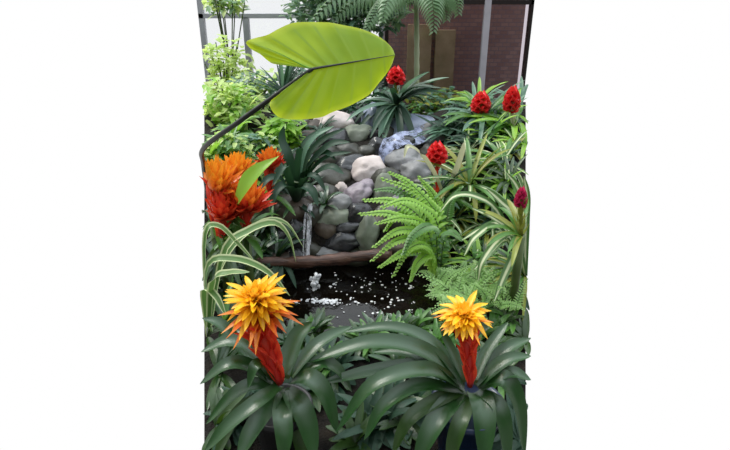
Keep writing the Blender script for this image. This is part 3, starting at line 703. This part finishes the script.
# orange bromeliads on the left bank
for k, (px, py, lpy, Y, r, lab) in enumerate([
 (246, 196, 236, 2.4, .095, 'bromeliad with orange and rust bracts on the left bank nearest the brown ledge rock'),
 (214, 176, 226, 2.42, .105, 'bromeliad with glowing golden orange bracts against the left edge'),
 (236, 166, 215, 2.62, .08, 'bromeliad with upright orange bracts below the mixed green shrub'),
 (222, 206, 246, 2.34, .08, 'bromeliad with dark red bracts, lowest of the orange bromeliads on left bank'),
 (270, 158, 196, 3.0, .065, 'bromeliad with a small red-orange star flower beside the dark blades')]):
    b = base_at(px, lpy, Y); t = thing('bromeliad', lab, 'plant', b); hc = P(px, py, Y); c = V((b.x, b.y, max(b.z+.05, P(px, lpy, Y).z)))
    mb = MB(); mb.tube([b, c], .02, k=8); mb.build('stem', M_stem, t)
    stalkhead(t, c, hc-V((0, 0, .02)), .02, .04, 10, M_redor, .04)
    for nm, mt, nn, e0, e1, ww in (('flower_head', [M_orange2, M_orange, M_orange, M_redor, M_orange2][k], 34, .05, .95, .042), ('lower_bracts', [M_redor, M_orange2, M_orange2, M_redor, M_redor][k], 22, .8, 1.5, .045)):
        mb = MB()
        for i in range(nn):
            th, ph = e0+(e1-e0)*i/nn, i*2.4; d = V((math.sin(th)*math.cos(ph), math.sin(th)*math.sin(ph), math.cos(th))); q0 = hc-V((0, 0, r*.75))
            pts = [q0, q0+d*r*.8+V((0, 0, .01)), q0+d*r*R.uniform(1.3, 1.6)+V((0, 0, .015))]
            if infr(pts, 203): mb.ribbon(pts, ww, lance, fold=.35, nx=2, n=7, face=.3)
        mb.build(nm, mt, t)
    rosette(t, c, 11, .26, .035, [M_mid, M_glossleaf2], e=(.2, 1.1), droop=(.9, 1.8))
    if k == 0:
        leaves_px(t, [([(236, 200, Y-.1), (244, 184, Y-.14), (258, 169, Y-.14), (279, 156, Y-.1)], 24)], M_lime, prof=lance, face=.8)
# dark blades next to the rocks (left)
b = base_at(296, 195, 3.0); c = b+V((0, 0, .04)); cx, cy, _ = pix(c); q = (cx, cy, c.y)
t = thing('dark_leaved_plant', 'dark blue-green bladed plant leaning over the left side of the rockery', 'plant', b)
leaves_px(t, [([q, (306, 160, 3.0), (322, 140, 3.0), (346, 128, 2.98)], 10), ([q, (298, 160, 2.95), (304, 142, 2.95), (318, 130, 2.95)], 9),
 ([q, (288, 175, 2.9), (284, 165, 2.86), (272, 186, 2.8)], 9), ([q, (310, 172, 2.95), (328, 156, 2.9), (352, 152, 2.86)], 8),
 ([q, (284, 180, 2.9), (268, 178, 2.85), (256, 196, 2.8)], 9), ([q, (304, 178, 2.9), (316, 176, 2.84), (326, 192, 2.8)], 8),
 ([q, (290, 160, 3.0), (282, 140, 3.05), (284, 126, 3.08)], 9),
 ([q, (310, 164, 2.96), (330, 144, 2.94), (350, 142, 2.9)], 11), ([q, (302, 158, 2.98), (314, 136, 3.0), (334, 126, 3.0)], 10, M_blueleaf), ([q, (312, 176, 2.9), (330, 166, 2.84), (344, 174, 2.8)], 10),
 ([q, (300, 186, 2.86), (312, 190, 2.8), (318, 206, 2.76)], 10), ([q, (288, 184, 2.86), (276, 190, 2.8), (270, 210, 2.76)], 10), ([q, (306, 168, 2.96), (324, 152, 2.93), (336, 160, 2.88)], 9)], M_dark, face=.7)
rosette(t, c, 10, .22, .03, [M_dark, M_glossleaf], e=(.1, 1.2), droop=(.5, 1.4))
# ------------------------------------------------------------------ back planting
def bush(px, py, Y, wpx, hpx, n, lsz, mats, label, name='shrub', lo=203, hi=528, ymin=-40):
    cc = P(px, py, Y); s = pix(cc)[2]/FPX; b = V((cc.x, cc.y, T(cc.x, cc.y))); t = thing(name, label, 'plant', b)
    mb = MB(); k = 0; sm = MB()
    for i in range(9):
        d = V((R.gauss(0, .4)*wpx*s*.5, R.gauss(0, .3)*wpx*s*.4, R.uniform(0, .4)*hpx*s)); 
        pts = [b, b.lerp(cc, .5)+d*.3, cc+d]
        if infr(pts, lo, hi): sm.tube(pts, .006, k=5, n=6)
    if not sm.v: sm.tube([b, cc], .006, k=5)
    sm.build('stem', M_stem, t)
    bs = [MB() for _ in mats]
    while k < n:
        v = V((R.gauss(0, 1), R.gauss(0, 1), R.gauss(0, 1))).normalized()*R.random()**.4
        p = cc+V((v.x*wpx*s*.5, v.y*wpx*s*.35, v.z*hpx*s*.5)); k += 1
        if p.z < T(p.x, p.y)+.02: continue
        az = R.uniform(0, 6.283); pts = arc(p, az, R.uniform(-.5, .7), lsz*R.uniform(.6, 1.2), R.uniform(.3, 1.2), n=4)
        if not infr(pts, lo, hi): continue
        bs[k % len(mats)].ribbon(pts, lsz*.42, lance, fold=.15, nx=2, n=4, face=.3)
    for q, m in zip(bs, mats):
        if q.v: q.build('foliage', m, t)
    return t
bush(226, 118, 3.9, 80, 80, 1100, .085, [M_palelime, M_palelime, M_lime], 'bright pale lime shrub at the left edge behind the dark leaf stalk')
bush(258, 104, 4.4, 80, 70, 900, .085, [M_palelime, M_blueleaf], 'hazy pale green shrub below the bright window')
bush(283, 136, 3.6, 40, 40, 260, .1, [M_lime], 'low lime-leaved shrub under the lower lobe of the elephant ear leaf')
bush(226, 152, 3.2, 60, 40, 420, .07, [M_palelime, M_mid], 'mixed green shrub just above the orange bromeliads')
bush(258, 150, 3.35, 40, 34, 260, .07, [M_blueleaf, M_palelime, M_mid], 'small silvery green shrub behind the orange bracts')
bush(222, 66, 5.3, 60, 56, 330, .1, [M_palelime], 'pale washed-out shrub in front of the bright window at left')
bush(440, 106, 5.0, 90, 36, 520, .085, [M_blueleaf, M_mid, M_olive], 'low shrub along the foot of the dark window')
bush(500, 122, 4.3, 74, 40, 520, .08, [M_mid, M_lime, M_blueleaf], 'green shrub at the right behind the red spikes')
bush(335, 92, 5.0, 130, 80, 800, .1, [M_dark, M_blueleaf], 'dark grey-green shrub behind the rockery crest')
bush(505, 150, 3.5, 60, 40, 420, .075, [M_mid, M_dark, M_lime], 'mixed green shrub at the right edge between the tall red spike and the crimson flower')
bush(348, 10, 5.7, 130, 50, 900, .12, [M_palm, M_blueleaf], 'grey-green leafy treetop above the middle of the elephant ear leaf')
# grey-green spiky plant behind the elephant ear stalk
b = base_at(284, 112, 3.8); c = P(284, 94, 3.8); t = thing('spiky_plant', 'blue-green spiky plant seen between elephant ear leaf and stalk', 'plant', b)
mb = MB(); mb.tube([b, c], .02, k=8); mb.build('stem', M_stem, t)
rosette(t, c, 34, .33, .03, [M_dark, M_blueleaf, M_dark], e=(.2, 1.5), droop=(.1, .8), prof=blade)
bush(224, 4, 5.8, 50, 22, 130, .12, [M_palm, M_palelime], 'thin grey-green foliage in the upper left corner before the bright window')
# palm
b = base_at(416, 110, 5.4); tp = P(416, -14, 5.4)
t = thing('palm', 'tall slender palm with pale trunk and drooping fronds across the top', 'palm', b)
mb = MB(); mb.tube([b, b.lerp(tp, .5)+V((.01, 0, 0)), tp], lambda q: .028-.006*q+.002*math.sin(q*60), k=10, n=40); mb.build('trunk', M_bamboo, t)
for az, e0, ln, dr in [(3.1, .5, 1.0, 1.3), (3.5, .3, 1.1, 1.2), (2.8, .6, 1.2, 1.4), (3.3, .1, .9, 1.0), (0, .4, .45, 1.9), (.5, .7, .6, 2.2), (-.6, .6, .6, 2.2), (4.2, .5, .8, 1.8), (5.0, .4, .7, 2.2), (3.8, -.1, .7, .9), (2.4, .4, .8, 1.6), (5.6, .2, .5, 1.8)]:
    frond(t, arc(tp, az, e0, ln, dr, n=8), .22, M_palm, npin=22, stemr=.006, pw=.03, sag=.5)
b = base_at(325, 60, 5.6); tp = P(322, -8, 5.6)
t = thing('palm', 'smaller feathery palm above the elephant ear leaf in front of the bright window', 'palm', b)
mb = MB(); mb.tube([b, tp], .02, k=8, n=8); mb.build('trunk', M_stem, t)
for i in range(12):
    az = i*.52+.2; frond(t, arc(tp, az, R.uniform(.1, .8), R.uniform(.5, .75), R.uniform(1.0, 1.9), n=8), .17, M_palm, npin=18, stemr=.005, pw=.026, sag=.5)
# fill-in undergrowth on the near banks
for px, py, Y, n, LL, WW, ms, lab in [
 (330, 335, 1.85, 12, .16, .03, [M_glossleaf2, M_mid], 'low green rosette between the two orange bromeliads by the water'),
 (222, 300, 2.1, 16, .26, .03, [M_mid, M_glossleaf], 'dark green leafy plant under the arching cream-edged leaves'),
 (506, 330, 1.75, 14, .2, .028, [M_mid, M_glossleaf2], 'small leafy plant to the right of the golden yellow flower'),
 (398, 330, 1.85, 10, .15, .03, [M_glossleaf2, M_glossleaf], 'low dark rosette on the rim left of the feathery fern'),
 (215, 340, 1.8, 12, .24, .035, [M_glossleaf, M_glossleaf2], 'dark leafy plant at the left edge behind the front left bromeliad'),
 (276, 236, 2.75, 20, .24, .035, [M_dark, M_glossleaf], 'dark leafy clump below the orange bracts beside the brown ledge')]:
    b = base_at(px, py, Y); t = thing('leafy_plant', lab, 'plant', b); c = b+V((0, 0, .05))
    mb = MB(); mb.tube([b, c], .014, k=8); mb.build('stem', M_stem, t)
    rosette(t, c, n, LL, WW, ms, e=(.2, 1.3), droop=(.6, 1.5))
def fill(x0, x1, y0, y1, n, LL, WW, ms, name, lab, grp, e=(.2, 1.35), k=12):
    for i in range(n):
        px, py = x0+(x1-x0)*((i*.61803+.37) % 1), y0+(y1-y0)*((i*.7548+.21) % 1)
        b = G(px, py); t = thing(name, lab, 'plant', b, grp); c = b+V((0, 0, .02))
        rosette(t, c, k, LL*R.uniform(.75, 1.2), WW, [ms[i % len(ms)]], e=e, droop=(.5, 1.6), one=True, name='foliage')
fill(212, 525, 372, 448, 26, .17, .035, [M_dark, M_dark, M_glossleaf2], 'ground_plant', 'low green plant coloured dark as shade under the two front bromeliads', 'dark ground plants in the front bed')  # dark leaf colours stand in for the deep shade under the big leaves
fill(438, 522, 150, 300, 40, .2, .024, [M_lime, M_dark, M_mid, M_vary2, M_glossleaf2, M_olive], 'bank_plant', 'low leafy plant filling the right bank between the taller bromeliads', 'ground plants on the right bank')
fill(208, 285, 190, 330, 26, .19, .028, [M_glossleaf, M_dark, M_glossleaf2], 'bank_plant', 'low dark plant filling the left bank around the orange bromeliads', 'ground plants on the left bank')
fill(208, 300, 120, 185, 16, .22, .035, [M_mid, M_palelime, M_lime], 'bank_plant', 'low fresh green plant covering the slope below the pale shrubs', 'ground plants on the left slope')
fill(446, 526, 108, 150, 16, .24, .03, [M_blueleaf, M_lime, M_dark], 'bank_plant', 'low grey-green plant covering the slope under the red spikes', 'ground plants on the right slope')
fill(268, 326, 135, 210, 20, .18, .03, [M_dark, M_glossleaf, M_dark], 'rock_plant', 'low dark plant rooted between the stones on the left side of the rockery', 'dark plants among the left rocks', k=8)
fill(286, 440, 326, 352, 26, .12, .026, [M_glossleaf2, M_mid, M_glossleaf], 'rim_plant', 'low green plant on the near pond rim between the two front bromeliads', 'plants along the near pond rim')
fill(440, 526, 318, 345, 8, .14, .03, [M_mid, M_glossleaf2], 'bank_plant', 'small green plant on the right bank in front of the feathery fern', 'ground plants on the near right bank')
# ------------------------------------------------------------------ light
w = bpy.data.worlds.new('world'); bpy.context.scene.world = w; w.use_nodes = True; nt = w.node_tree; nt.nodes.clear()
out = N(nt, 'ShaderNodeOutputWorld'); bg = N(nt, 'ShaderNodeBackground'); tc = N(nt, 'ShaderNodeTexCoord'); s = N(nt, 'ShaderNodeSeparateXYZ')
nt.links.new(tc.outputs['Generated'], s.inputs[0])
def mr(src, a, b, c, d):
    m = N(nt, 'ShaderNodeMapRange'); nt.links.new(src, m.inputs[0])
    for i, v in enumerate((a, b, c, d)): m.inputs[i+1].default_value = v
    return m.outputs[0]
yf = mr(s.outputs[1], -.25, .3, .04, 1.0); zf = mr(s.outputs[2], .15, .9, 0, 2.2)
ad = N(nt, 'ShaderNodeMath', operation='ADD'); nt.links.new(yf, ad.inputs[0]); nt.links.new(zf, ad.inputs[1])
cc = ramp(nt, mr(s.outputs[2], .1, .8, 0, 1), [(0, (1, 1, 1)), (1, (.84, .92, 1))])
nt.links.new(cc, bg.inputs[0]); nt.links.new(ad.outputs[0], bg.inputs[1]); nt.links.new(bg.outputs[0], out.inputs[0])
sl = bpy.data.lights.new('sun', 'SUN'); sl.energy = 2.6; sl.angle = math.radians(20); sl.color = (1, .96, .88)
so = bpy.data.objects.new('sun', sl); C.objects.link(so); so.rotation_euler = V((-.75, .45, 1.2)).to_track_quat('Z', 'Y').to_euler()
vs = bpy.context.scene.view_settings; vs.view_transform = 'Standard'; vs.look = 'None'; vs.exposure = 0; vs.gamma = 1; vs.use_curve_mapping = False
